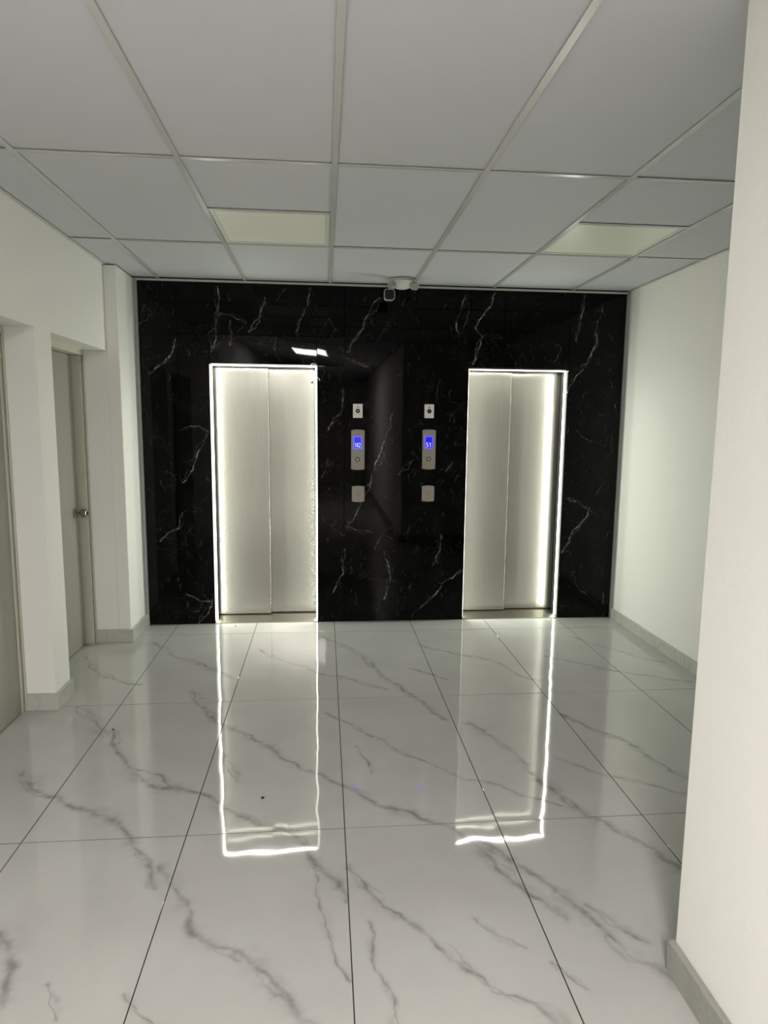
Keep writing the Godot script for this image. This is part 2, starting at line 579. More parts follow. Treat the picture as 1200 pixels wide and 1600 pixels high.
func floor_relief() -> ImageTexture:
	# polished tiles are never flat: a slow ripple, and edges that turn up or down a little
	var w := 640
	var h := 768
	var a := cloud(w, h, 0.022, 51, 2)
	var b := cloud(w, h, 0.022, 52, 2)
	var r := RandomNumberGenerator.new()
	r.seed = 12
	var turn := {}
	for i in range(-4, 12):
		for j in range(-4, 12):
			turn[Vector2i(i, j)] = [r.randf_range(0.2, 0.8), r.randf_range(0.2, 0.9), r.randf_range(-0.5, 0.5), r.randf_range(-0.3, 0.6)]
	var bytes := PackedByteArray()
	bytes.resize(w * h * 3)
	for y in h:
		var d: float = (y + 0.5) / h * 4.8 + 0.3
		var v: float = (FD - d) / FL
		var j := int(floor(v))
		var near_edge: float = (1.0 - (v - j)) * FL     # distance to the joint nearer the viewer
		var far_edge: float = (v - j) * FL
		for x in w:
			var u: float = ((x + 0.5) / w * 4.2 - 1.8 - FX) / FP
			var i := int(floor(u))
			var left: float = (u - i) * FP
			var t: Array = turn[Vector2i(i + 0, j + 0)]
			var sx: float = (a[y * w + x] / 255.0 - 0.5) * 0.5 + t[2] * (exp(-left / 0.035) - exp(-(FP - left) / 0.035))
			var sy: float = (b[y * w + x] / 255.0 - 0.5) * 0.5 + t[0] * exp(-near_edge / 0.05) - t[1] * exp(-far_edge / 0.04)
			var k := (y * w + x) * 3
			bytes[k] = int(clampf(128.0 + sx * 127.0, 0, 255))
			bytes[k + 1] = int(clampf(128.0 + sy * 127.0, 0, 255))
			bytes[k + 2] = 255
	return ImageTexture.create_from_image(Image.create_from_data(w, h, false, Image.FORMAT_RGB8, bytes))


# the marble's print covers x from -1.36 by 3.72 m and y from 0 by 2.58 m
func marble_uv(p: Vector3, _n: Vector3) -> Vector2:
	return Vector2((p.x + 1.36) / 3.72, 1.0 - p.y / 2.58)


func marble_picture() -> ImageTexture:
	var w := 2048
	var h := 1420
	var buf := PackedFloat32Array()
	buf.resize(w * h)
	var wide := PackedFloat32Array()
	wide.resize(w * h)
	var r := RandomNumberGenerator.new()
	r.seed = 31
	for v in MARBLE_VEINS:
		var pts := []
		for k in range(0, v.size(), 2):
			pts.append(Vector2((v[k] + 1.36) / 3.72 * w, (1.0 - v[k + 1] / 2.58) * h))
		var long: float = pts[0].distance_to(pts[pts.size() - 1])
		var s: float = clampf(long / 160.0, 0.5, 1.0)
		vein(buf, w, h, pts, 2.5 * s, 0.85 * (0.5 + 0.5 * s), r, 0.12, 1.1)
		vein(wide, w, h, pts, 9.0 * s, 0.12, r, 0.2, 1.2)
		if long > 90:
			var off := []
			for p in pts:
				off.append(p + Vector2(r.randf_range(-1, 1), r.randf_range(-1, 1)) * 8.0)
			vein(buf, w, h, off, 1.5, 0.5, r, 0.2, 1.1)
		# hairs that branch off
		for b in 3:
			var p: Vector2 = pts[r.randi() % pts.size()]
			var q := p + Vector2(r.randf_range(-60, 60), r.randf_range(-60, 60))
			vein(buf, w, h, [p, q], 1.3, 0.32, r, 0.25, 1.2)
	# short flecks strewn everywhere
	for k in 1100:
		var p := Vector2(r.randf() * w, r.randf() * h)
		var f := r.randf_range(0.9, 2.2) if r.randf() < 0.75 else r.randf_range(0.0, PI)
		var L := r.randf_range(8, 38)
		vein(buf, w, h, [p, p + Vector2(-cos(f), sin(f)) * L], r.randf_range(1.1, 2.4), r.randf_range(0.12, 0.42), r, 0.25, 1.2)
	var c1 := cloud(w, h, 0.006, 14, 5)
	var c2 := cloud(w, h, 0.04, 18, 4)
	var bytes := PackedByteArray()
	bytes.resize(w * h * 3)
	for i in w * h:
		var smoke: float = maxf(0.0, (c1[i] - 110) / 145.0) * (c2[i] / 255.0)
		var g: float = 3.0 + 28.0 * smoke
		var k: float = clampf(buf[i] * (0.5 + c2[i] / 255.0), 0.0, 1.0) * 150.0 + wide[i] * c2[i] * 0.6
		g += k
		bytes[i * 3] = int(minf(g, 235.0))
		bytes[i * 3 + 1] = int(minf(g * 0.99, 235.0))
		bytes[i * 3 + 2] = int(minf(g * 0.965, 235.0))
	return ImageTexture.create_from_image(Image.create_from_data(w, h, false, Image.FORMAT_RGB8, bytes))


# ------------------------------------------------------------------ the setting

func build_floor():
	var st := begin()
	slab(st, -2.1, 2.6, -0.25, -0.0009, REAR - 0.2, 5.6)
	var f := commit(st, "floor", M.grout, self, true)
	var r := RandomNumberGenerator.new()
	r.seed = 4
	for i in range(-2, 7):
		for j in range(-2, 10):
			var x0: float = maxf(FX + (i - 0) * FP, -1.74) + 0.0019
			var x1: float = minf(FX + (i + 1) * FP, 2.34) - 0.0019
			var d0: float = maxf(FD - j * FL, REAR) + 0.0019
			var d1: float = minf(FD - (j - 1) * FL, BACK + 0.002) - 0.0019
			if x1 - x0 < 0.02 or d1 - d0 < 0.02:
				continue
			if d1 < WN_END and x0 > WN + 0.02:
				continue
			var t := box("floor_tile", M.porcelain, f, x0, x1, -0.010, 0.0, d0, d1, 0.0004, floor_uv)
			# no tile lies quite level
			t.rotation = Vector3(r.randf_range(-1, 1) * 0.0009, 0, r.randf_range(-1, 1) * 0.0012)


func build_walls():
	# left: two door openings, a pier between them, a pillar at the end
	var st := begin()
	slab(st, -1.75, WL, -0.02, 2.66, REAR - 0.2, 2.63)
	slab(st, -1.75, WL, 2.02, 2.66, 2.63, 3.535)
	slab(st, -1.75, WL, -0.02, 2.66, 3.535, 3.735)
	slab(st, -1.75, WL, 2.02, 2.66, 3.735, 4.645)
	slab(st, -1.75, WL, -0.02, 2.66, 4.645, 5.45)
	slab(st, WL - 0.002, PILLAR, 0.0, CEIL - 0.001, 4.645, 5.07, 0.004)
	slab(st, -2.0, -1.75, -0.02, 2.66, REAR - 0.2, 5.45)
	commit(st, "wall_left", M.wall_paint, self, true)
	st = begin()
	slab(st, WR, WR + 0.2, -0.02, 2.66, 1.0, 5.45)
	commit(st, "wall_right", M.wall_paint, self, true)
	st = begin()
	slab(st, WN, WR + 0.2, 0.0, CEIL - 0.001, REAR - 0.2, WN_END, 0.003)
	commit(st, "wall_right_near", M.wall_paint, self, true)
	st = begin()
	slab(st, -2.0, WR + 0.2, -0.02, 2.66, REAR - 0.4, REAR)
	commit(st, "wall_front", M.wall_paint, self, true)


func build_marble():
	# bare filler strips at both ends of the marble
	var ends := begin()
	slab(ends, PILLAR, -1.3395, 0.0, CEIL - 0.001, 5.022, 5.07, 0.001)
	commit(ends, "trim_1", M.filler, self, true)
	ends = begin()
	slab(ends, 2.3235, WR, 0.0, CEIL - 0.001, 5.022, 5.07, 0.001)
	commit(ends, "trim_2", M.filler, self, true)
	# masonry behind the marble, with the two shafts
	var st := begin()
	slab(st, -1.75, -0.875, -0.02, 2.66, 5.08, 5.5)
	slab(st, -0.02, 1.07, -0.02, 2.66, 5.08, 5.5)
	slab(st, 1.92, 2.5, -0.02, 2.66, 5.08, 5.5)
	slab(st, -0.875, -0.02, 2.02, 2.66, 5.08, 5.5)
	slab(st, 1.07, 1.92, 2.02, 2.66, 5.08, 5.5)
	slab(st, -2.0, 2.6, -0.02, 2.66, 5.5, 5.7)
	var w := commit(st, "wall_back", M.void, self, true)
	var top := CEIL - 0.016
	var g := 0.0009
	var L := -1.3385
	var R := 2.3225
	var a := -0.842
	var b := -0.053
	for q in [
		[L, -1.067, 0.0, 2.19, 0.0], [L, -1.067, 2.19, top, 0.0],
		[-1.067, 0.153, 2.19, top, 0.0], [-1.067, a, 0.0, 2.19, 0.0], [a, b, 1.98, 2.19, 1.0],
		[b, 0.153, 1.98, 2.19, 1.2], [b, 0.153, 0.0, 1.98, 0.0],
		[0.153, 1.104, 0.0, top, 0.0], [1.104, 1.373, 1.986, top, 0.0], [1.373, 1.886, 1.986, top, 0.0],
		[1.886, R, 0.0, top, 0.0]]:
		sheet(w, q[0] + g, q[1] - g, q[2] + g, q[3] - g, q[4])


func sheet(parent: Node, x0: float, x1: float, y0: float, y1: float, lean: float):
	# one marble sheet, 4 cm deep; overhead ones lean and wave a little
	var at := V((x0 + x1) / 2, (y0 + y1) / 2, BACK)
	var st := begin()
	var nx := 30 if lean > 0 else 2
	var ny := 10 if lean > 0 else 2
	var bev := 0.0015
	var P := func(i: int, j: int) -> Vector3:
		var x: float = lerpf(x0 + bev, x1 - bev, float(i) / nx)
		var y: float = lerpf(y0 + bev, y1 - bev, float(j) / ny)
		return V(x, y, BACK + bulge(x, y, y1) * lean)
	var N := func(p: Vector3) -> Vector3:
		var e := 0.002
		var dx: float = (bulge(p.x + e, p.y, y1) - bulge(p.x - e, p.y, y1)) / (2 * e) * lean
		var dy: float = (bulge(p.x, p.y + e, y1) - bulge(p.x, p.y - e, y1)) / (2 * e) * lean
		return Vector3(dx, dy, 1).normalized()
	for i in nx:
		for j in ny:
			var k := [P.call(i, j), P.call(i + 1, j), P.call(i + 1, j + 1), P.call(i, j + 1)]
			var m := [N.call(k[0]), N.call(k[1]), N.call(k[2]), N.call(k[3])]
			tri(st, k[0] - at, k[1] - at, k[2] - at, m[0], m[1], m[2], marble_uv(k[0], m[0]), marble_uv(k[1], m[1]), marble_uv(k[2], m[2]))
			tri(st, k[0] - at, k[2] - at, k[3] - at, m[0], m[2], m[3], marble_uv(k[0], m[0]), marble_uv(k[2], m[2]), marble_uv(k[3], m[3]))
	var rel := func(p: Vector3, n: Vector3) -> Vector2: return marble_uv(p + at, n)
	var c := [V(x0 + bev, y0 + bev, BACK), V(x1 - bev, y0 + bev, BACK), V(x1 - bev, y1 - bev, BACK), V(x0 + bev, y1 - bev, BACK)]
	var e := [V(x0, y0, BACK + bev), V(x1, y0, BACK + bev), V(x1, y1, BACK + bev), V(x0, y1, BACK + bev)]
	var f := [V(x0, y0, BACK + 0.045), V(x1, y0, BACK + 0.045), V(x1, y1, BACK + 0.045), V(x0, y1, BACK + 0.045)]
	var out := [Vector3(0, -1, 0), Vector3(1, 0, 0), Vector3(0, 1, 0), Vector3(-1, 0, 0)]
	for k in 4:
		var l := (k + 1) % 4
		quad(st, c[k] - at, c[l] - at, e[l] - at, e[k] - at, (out[k] + Vector3(0, 0, 1)).normalized(), rel)
		quad(st, e[k] - at, e[l] - at, f[l] - at, f[k] - at, out[k], rel)
	quad(st, f[0] - at, f[1] - at, f[2] - at, f[3] - at, Vector3(0, 0, -1), rel)
	commit(st, "marble_panel", M.black_marble, parent, false, at)


func bulge(x: float, y: float, y1: float) -> float:
	return (SAG + 0.025 * (x + 0.18)) * (y - y1) + 0.00010 * sin(x * 9.0 + 0.6) + 0.00007 * sin(x * 23.0 + y * 8.0) + 0.00003 * sin(x * 51.0)


func build_skirting():
	var h := 0.092
	var t := 0.017
	# left: the pier between the doors, then the pillar; near part of the wall behind the viewer
	var b := holder("baseboard_left")
	b.set_meta("kind", "structure")
	for q in [[-1.595, WL + t, 3.535 - t, 3.535], [WL, WL + t, 3.535, 3.735 + t * 0.6], [-1.595, PILLAR + t, 4.645 - t, 4.645], [PILLAR, PILLAR + t, 4.645, 5.022 - t], [PILLAR, -1.336 + 0.001, 5.022 - t, 5.022]]:
		box("skirting_tile", M.skirting_porcelain, b, q[0], q[1], 0.0, h, q[2], q[3], 0.0015)
	var d := 2.63
	while d > REAR + 0.1:
		var e: float = maxf(d - 0.6, REAR + 0.01)
		box("skirting_tile", M.skirting_porcelain, b, WL, WL + t, 0.0, h, e + 0.0008, d - 0.0008, 0.0015)
		d = e
	b = holder("baseboard_right")
	b.set_meta("kind", "structure")
	var cuts := [5.022 - t, 4.811, 4.491, 4.291, 3.905, 3.3, 2.7, 2.1, WN_END]
	for k in cuts.size() - 1:
		box("skirting_tile", M.skirting_porcelain, b, WR - t, WR, 0.0, h - 0.01, cuts[k + 1] + 0.0018, cuts[k] - 0.0018, 0.0015)
	box("skirting_tile", M.skirting_porcelain, b, 2.3205, WR - t * 0 , 0.0, h - 0.01, 5.022 - t, 5.022, 0.0015)
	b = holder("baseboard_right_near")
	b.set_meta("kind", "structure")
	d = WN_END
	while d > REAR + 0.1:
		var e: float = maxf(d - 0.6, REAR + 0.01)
		box("skirting_tile", M.skirting_shaded, b, WN - t - 0.003, WN, 0.0, h + 0.006, e + 0.0008, d - 0.0008, 0.002)
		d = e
	box("skirting_tile", M.skirting_shaded, b, WN - t - 0.003, WR - t, 0.0, h + 0.006, WN_END, WN_END + 0.003, 0.001)


func build_ceiling():
	var st := begin()
	slab(st, -2.0, 2.6, 2.66, 2.85, REAR - 0.4, 5.7)
	var c := commit(st, "ceiling", M.void, self, true)
	var xs := [WL]
	for i in 6:
		xs.append(GX + i * GP)
	xs.append(WR)
	var ds := [REAR]
	for j in range(-7, 2):
		ds.append(GD + j * GL)
	ds.append(BACK)
	var half := 0.012
	for i in xs.size() - 1:
		for j in ds.size() - 1:
			if xs[i] > WN + 0.4 and ds[j + 1] < WN_END:
				continue
			var spans := [[ds[j], ds[j + 1]]]
			if absf(ds[j] - GD) < 0.01 and (i == 2 or i == 5):
				spans = [[GD, 3.407]]
			elif i == 2 and absf(ds[j] + 2.2) < 0.02:
				spans = []
			for s in spans:
				var y := CEIL + 0.006 + rng.randf_range(0.0, 0.0022)
				box("ceiling_tile", M.ceiling_board, c, xs[i] + 0.006, xs[i + 1] - 0.006, y, y + 0.014, s[0] + 0.006, s[1] - 0.006, 0.001)
			# cross bar at the far edge of this cell
			if j < ds.size() - 2:
				box("grid_bar", M.grid_enamel, c, xs[i] + half, xs[i + 1] - half, CEIL, CEIL + 0.0035, ds[j + 1] - half, ds[j + 1] + half, 0.0006)
			for x in [3.407]:
				if (i == 2 or (i == 5 and x > 3)) and x > ds[j] and x < ds[j + 1]:
					box("grid_bar", M.grid_enamel, c, xs[i] + half, xs[i + 1] - half, CEIL, CEIL + 0.0035, x - half, x + half, 0.0006)
	for i in range(1, xs.size() - 1):
		var from: float = REAR if xs[i] < WN + 0.3 else WN_END
		var at := from
		while at < BACK - 0.1:
			var to: float = minf(at + 3.66, BACK - 0.015)
			box("grid_bar", M.grid_enamel, c, xs[i] - half, xs[i] + half, CEIL - 0.0004, CEIL + 0.0035, at, to, 0.0008)
			at = to + 0.0005
	# angle along the walls
	box("wall_angle", M.grid_enamel, c, PILLAR, WR, CEIL - 0.0155, CEIL - 0.0005, BACK - 0.003, BACK + 0.02, 0.0008)
	box("wall_angle", M.grid_enamel, c, WL, WL + 0.02, CEIL, CEIL + 0.003, REAR, 4.64, 0.0006)
	box("wall_angle", M.grid_enamel, c, WR - 0.02, WR, CEIL, CEIL + 0.003, WN_END, BACK - 0.02, 0.0006)


func build_door(n: int, d0: float, d1: float, face: float, knob: bool):
	var o := holder("door_%d" % n, V(face, 0, (d0 + d1) / 2))
	o.set_meta("kind", "structure")
	var edge := -1.598
	var y1 := 1.985
	# frame: two posts and a head, each with a groove where it meets the plaster
	box("door_frame", M.frame_paint, o, face - 0.05, edge - 0.012, 0.0, y1 + 0.02, d1 - 0.036, d1 - 0.006, 0.002)
	box("door_frame", M.frame_paint, o, edge - 0.008, edge, 0.0, y1 + 0.02, d1 - 0.014, d1 + 0.0, 0.002)
	box("door_frame", M.frame_paint, o, face - 0.05, edge, 0.0, y1 + 0.02, d0 + 0.0, d0 + 0.03, 0.002)
	box("door_frame", M.frame_paint, o, face - 0.05, edge, y1, 2.02, d0 + 0.03, d1 - 0.006, 0.002)
	box("door_panel", M.door_paint, o, face - 0.04, face, 0.006, y1 - 0.003, d0 + 0.033, d1 - 0.041, 0.0025)
	if not knob:
		return
	var st := begin()
	lathe(st, [Vector2(0, 0), Vector2(0.033, 0), Vector2(0.033, 0.004), Vector2(0.028, 0.009), Vector2(0.014, 0.011), Vector2(0.0, 0.011)], Vector3.ZERO, Vector3(1, 0, 0))
	var base := commit(st, "knob_rose", M.chrome, o, false, V(0.0, 0.937, 4.535 - (d0 + d1) / 2))
	st = begin()
	lathe(st, [Vector2(0.011, 0), Vector2(0.011, 0.022), Vector2(0.019, 0.027), Vector2(0.0265, 0.035), Vector2(0.0285, 0.046), Vector2(0.027, 0.057), Vector2(0.021, 0.066), Vector2(0.016, 0.069), Vector2(0, 0.069)], Vector3.ZERO, Vector3(1, 0, 0))
	commit(st, "knob", M.chrome, base, false, Vector3(0.009, 0, 0))
	st = begin()
	lathe(st, [Vector2(0.011, 0), Vector2(0.011, 0.006), Vector2(0.0, 0.006)], Vector3.ZERO, Vector3(1, 0, 0))
	commit(st, "keyhole", M.dark_metal, base, false, Vector3(0.0775, 0, 0))


# ------------------------------------------------------------------ things

func strip_lamp(parent: Node3D, at: Vector3, facing: Vector3, size: Vector2, energy: float):
	var l := AreaLight3D.new()
	l.name = "strip_glow"
	l.area_size = size
	l.light_energy = energy
	l.light_color = LED
	l.shadow_enabled = true
	if "area_range" in l:
		l.set("area_range", 12.0)
	if "area_attenuation" in l:
		l.set("area_attenuation", 2.0)
	parent.add_child(l, true)
	var up := Vector3.UP if absf(facing.y) < 0.5 else Vector3(0, 0, -1)
	l.basis = Basis.looking_at(facing, up)
	l.position = at - parent.position


func build_elevator(x0: float, x1: float, split: float, energy: float, keyed: bool, label: String):
	var mid := (x0 + x1) / 2
	var top := 1.978
	var o := holder("elevator", V(mid, 0, 5.15))
	tag(o, label, "elevator", "elevators in the black marble wall")
	# jambs and head of folded steel
	var jd0 := BACK + 0.0455
	box("jamb", M.jamb_steel, o, x0 - 0.03, x0, 0.0, top + 0.03, jd0, 5.185, 0.0015)
	box("jamb", M.jamb_steel, o, x1, x1 + 0.03, 0.0, top + 0.03, jd0, 5.185, 0.0015)
	box("header", M.jamb_steel, o, x0, x1, top, top + 0.03, jd0, 5.185, 0.0015)
	# two panels that slide past each other
	var uvs := func(p: Vector3, n: Vector3) -> Vector2: return plain_uv(p, n) * Vector2(0.9, 0.9)
	door_leaf(o, x0 - 0.012, split, 5.197, 5.222, 0.004)
	var back_leaf := door_leaf(o, split - 0.04, x1 + 0.012, 5.232, 5.257, 0.0)
	# shaft side behind the panels
	box("shaft_lining", M.dark_metal, o, x0 - 0.03, x1 + 0.03, -0.02, top + 0.03, 5.285, 5.3)
	# sill: a plate that rises a little towards the doors, with its two grooves
	var st := begin()
	var ya := 0.006
	var yb := 0.022
	var da := BACK - 0.002
	var prof := [[da, 0.0], [da, ya], [5.19, yb], [5.197, yb], [5.197, yb - 0.012], [5.222, yb - 0.012], [5.222, yb], [5.232, yb], [5.232, yb - 0.012], [5.257, yb - 0.012], [5.257, yb], [5.284, yb], [5.284, -0.01]]
	for k in prof.size() - 1:
		var a: Array = prof[k]
		var b: Array = prof[k + 1]
		var n := Vector3(0, b[0] - a[0], b[1] - a[1]).normalized()
		quad(st, V(x0 + 0.0005 - mid, a[1], a[0] - 5.15), V(x1 - 0.0005 - mid, a[1], a[0] - 5.15), V(x1 - 0.0005 - mid, b[1], b[0] - 5.15), V(x0 + 0.0005 - mid, b[1], b[0] - 5.15), n, plain_uv)
	commit(st, "sill", M.sill_steel, o)
	# light strips inside the opening: both sides and the head
	var w := 0.014
	var p := 0.011
	var s0 := 5.082
	box("led_strip", M.led_glow, o, x0, x0 + p, 0.007, top, s0, s0 + w, 0.003)
	box("led_strip", M.led_glow, o, x1 - p, x1, 0.007, top, s0, s0 + w, 0.003)
	box("led_strip", M.led_glow, o, x0 + p, x1 - p, top - p * 0.7, top, s0, s0 + w, 0.003)
	box("led_channel", M.channel, o, x0, x0 + p + 0.001, 0.007, top, s0 + w + 0.0006, s0 + w + 0.006, 0.0008)
	box("led_channel", M.channel, o, x1 - p - 0.001, x1, 0.007, top, s0 + w + 0.0006, s0 + w + 0.006, 0.0008)
	box("led_channel", M.channel, o, x0 + p + 0.002, x1 - p - 0.002, top - p * 0.7 - 0.0015, top, s0 + w + 0.0006, s0 + w + 0.006, 0.0008)
	strip_lamp(o, V(x0 + p + 0.001, 0.99, s0 + w / 2), Vector3(1, 0, 0), Vector2(w, 1.95), energy)
	strip_lamp(o, V(x1 - p - 0.001, 0.99, s0 + w / 2), Vector3(-1, 0, 0), Vector2(w, 1.95), energy)
	strip_lamp(o, V(mid, top - p * 0.7 - 0.001, s0 + w / 2), Vector3(0, -1, 0), Vector2(x1 - x0 - 0.04, w), energy * 0.4)
	if keyed:
		st = begin()
		lathe(st, [Vector2(0.011, 0), Vector2(0.011, 0.002), Vector2(0.008, 0.003), Vector2(0.0, 0.003)], Vector3.ZERO, Vector3(0, 0, 1), 20)
		var kh := commit(st, "keyhole", M.jamb_steel, back_leaf, false, V(-0.091, 1.868, 5.2322) - o.position - back_leaf.position)
		st = begin()
		lathe(st, [Vector2(0.004, 0), Vector2(0.004, 0.0045), Vector2(0.0, 0.0045)], Vector3.ZERO, Vector3(0, 0, 1), 14)
		commit(st, "key_slot", M.dark_metal, o, false, V(-0.091, 1.868, 5.2322) - o.position)
		# the tail of the strip loops out at the upper corner
		st = begin()
		tube(st, [V(-0.098, 1.984, 5.024), V(-0.088, 1.991, 5.023), V(-0.076, 1.993, 5.022), V(-0.064, 1.990, 5.022), V(-0.054, 1.982, 5.024)], 0.0035)
		commit(st, "led_cable", M.plate_white, o, false, -o.position)
		st = begin()
		tube(st, [V(-0.062, 1.891, 5.026), V(-0.050, 1.893, 5.024), V(-0.038, 1.884, 5.023), V(-0.031, 1.868, 5.026)], 0.003)
		commit(st, "led_cable", M.plate_white, o, false, -o.position)


func door_leaf(o: Node3D, x0: float, x1: float, d0: float, d1: float, lip: float) -> MeshInstance3D:
	# thin sheet steel, very slightly dished, so its reflections bend
	var at := V((x0 + x1) / 2, 1.0, d0)
	var st := begin()
	var y0 := 0.030
	var y1 := 1.995
	var nx := 14
	var ny := 60
	var F := func(i: int, j: int) -> Vector3:
		return V(lerpf(x0 + 0.001, x1 - maxf(lip, 0.001), float(i) / nx), lerpf(y0, y1, float(j) / ny), d0)
	var N := func(p: Vector3) -> Vector3:
		var edge: float = exp(-pow((p.y - y1) / 0.16, 2)) + exp(-pow((p.y - y0) / 0.14, 2))
		var u: float = (p.x - x0) / (x1 - x0)
		var ny_: float = 0.012 * sin(u * 6.0 + 0.5) * edge + 0.0025 * sin(p.y * 9.0 + u * 2.0)
		var nx_: float = 0.0006 * sin(p.y * 3.1 + u * 3.0)
		return Vector3(nx_, ny_, 1).normalized()
	for i in nx:
		for j in ny:
			var k := [F.call(i, j), F.call(i + 1, j), F.call(i + 1, j + 1), F.call(i, j + 1)]
			var m := [N.call(k[0]), N.call(k[1]), N.call(k[2]), N.call(k[3])]
			var uv := func(p: Vector3) -> Vector2: return Vector2(p.x, p.y)
			tri(st, k[0] - at, k[1] - at, k[2] - at, m[0], m[1], m[2], uv.call(k[0]), uv.call(k[1]), uv.call(k[2]))
			tri(st, k[0] - at, k[2] - at, k[3] - at, m[0], m[2], m[3], uv.call(k[0]), uv.call(k[2]), uv.call(k[3]))
	if lip > 0.0:
		# the folded edge of the front panel, rounded
		for k in 4:
			var f0 := PI / 2 * k / 4.0
			var f1 := PI / 2 * (k + 1) / 4.0
			var n0 := Vector3(sin(f0), 0, cos(f0))
			var n1 := Vector3(sin(f1), 0, cos(f1))
			var c := Vector3(x1 - lip - at.x, 0, -lip)
			var p := [c + n0 * lip + Vector3(0, y0 - 1.0, 0), c + n1 * lip + Vector3(0, y0 - 1.0, 0), c + n1 * lip + Vector3(0, y1 - 1.0, 0), c + n0 * lip + Vector3(0, y1 - 1.0, 0)]
			var uv2 := Vector2(x1, 0.5)
			tri(st, p[0], p[1], p[2], n0, n1, n1, uv2, uv2 + Vector2(0.001, 0), uv2 + Vector2(0.001, 1))
			tri(st, p[0], p[2], p[3], n0, n1, n0, uv2, uv2 + Vector2(0.001, 1), uv2 + Vector2(0, 1))
	slab(st, x0 - at.x, x1 - at.x, y0 - at.y, y1 - at.y, maxf(lip, 0.001), d1 - d0, 0.0)
	return commit(st, "door_panel", M.brushed_steel, o, false, at - o.position)


func panel_lamp(col: int, d0: float, d1: float, energy: float, label: String):
	var x0 := GX + col * GP + 0.0125
	var x1 := GX + (col + 1) * GP - 0.0125
	var a := d0 + 0.0125
	var b := d1 - 0.0125
	var o := holder("ceiling_light", V((x0 + x1) / 2, CEIL + 0.03, (a + b) / 2))
	tag(o, label, "ceiling light", "square light panels in the ceiling grid")
	var y := CEIL + 0.0035
	for q in [[x0, x0 + 0.022, a, b], [x1 - 0.022, x1, a, b], [x0 + 0.022, x1 - 0.022, a, a + 0.022], [x0 + 0.022, x1 - 0.022, b - 0.022, b]]:
		box("frame", M.fitting_white, o, q[0], q[1], y, y + 0.022, q[2], q[3], 0.002)
	box("diffuser", M.diffuser_lit if energy > 0.0 else M.diffuser, o, x0 + 0.021, x1 - 0.021, y + 0.006, y + 0.012, a + 0.021, b - 0.021, 0.001)
	if energy > 0.0:
		var l := AreaLight3D.new()
		l.name = "panel_glow"
		l.area_size = Vector2(x1 - x0 - 0.05, b - a - 0.05)
		l.light_energy = energy
		l.light_color = LAMP
		l.shadow_enabled = true
		if "area_range" in l:
			l.set("area_range", 15.0)
		if "area_attenuation" in l:
			l.set("area_attenuation", 2.0)
		o.add_child(l, true)
		l.basis = Basis.looking_at(Vector3.DOWN, Vector3(0, 0, -1))
		l.position = Vector3(0, y + 0.004 - o.position.y, 0)


func call_panel(x: float, y: float, reading: String, label: String):
	var o := holder("call_panel", V(x, y, BACK))
	tag(o, label, "call panel", "lift call panels on the marble")
	var st := begin()
	prism(st, arched(0.102, 0.308, 0.006), -0.017, 0.0, 0.004)
	commit(st, "body", M.panel_plastic, o)
	st = begin()
	prism(st, rounded(0.068, 0.1, 0.004), -0.0185, -0.012, 0.001)
	var s := commit(st, "display_screen", M.screen_rim, o, false, Vector3(-0.002, 0.055, 0))
	st = begin()
	prism(st, rounded(0.050, 0.082, 0.004), -0.0192, -0.018, 0.0004)
	commit(st, "display_glass", M.screen_blue, s)
	var tm := TextMesh.new()
	var f := SystemFont.new()
	f.font_names = PackedStringArray(["Droid Sans Mono"])
	tm.font = f
	tm.font_size = 48
	tm.pixel_size = 0.00098
	tm.depth = 0.0006
	tm.text = reading
	var t := MeshInstance3D.new()
	t.name = "display_digits"
	t.mesh = tm
	t.material_override = M.screen_digits
	t.scale = Vector3(0.56, 0.95, 1) if reading.length() > 2 else Vector3(0.8, 1, 1)
	s.add_child(t, true)
	t.position = Vector3(-0.001, -0.020, 0.0195)
	st = begin()
	lathe(st, [Vector2(0.013, 0), Vector2(0.013, 0.0016), Vector2(0.018, 0.0016), Vector2(0.018, 0)], Vector3.ZERO, Vector3(0, 0, 1), 32)
	var ring := commit(st, "button_ring", M.dark_metal, o, false, V(-0.003, -0.073, -0.017))
	st = begin()
	lathe(st, [Vector2(0.0135, -0.001), Vector2(0.013, 0.002), Vector2(0.011, 0.003), Vector2(0.0, 0.003)], Vector3.ZERO, Vector3(0, 0, 1), 32)
	var btn := commit(st, "call_button", M.panel_plastic, o, false, V(-0.003, -0.073, -0.017))
	st = begin()
	lathe(st, [Vector2(0.004, 0.0028), Vector2(0.004, 0.0036), Vector2(0.0, 0.0036)], Vector3.ZERO, Vector3(0, 0, 1), 16)
	commit(st, "button_lamp", M.plate_white if reading.length() > 2 else M.fitting_grey, btn)


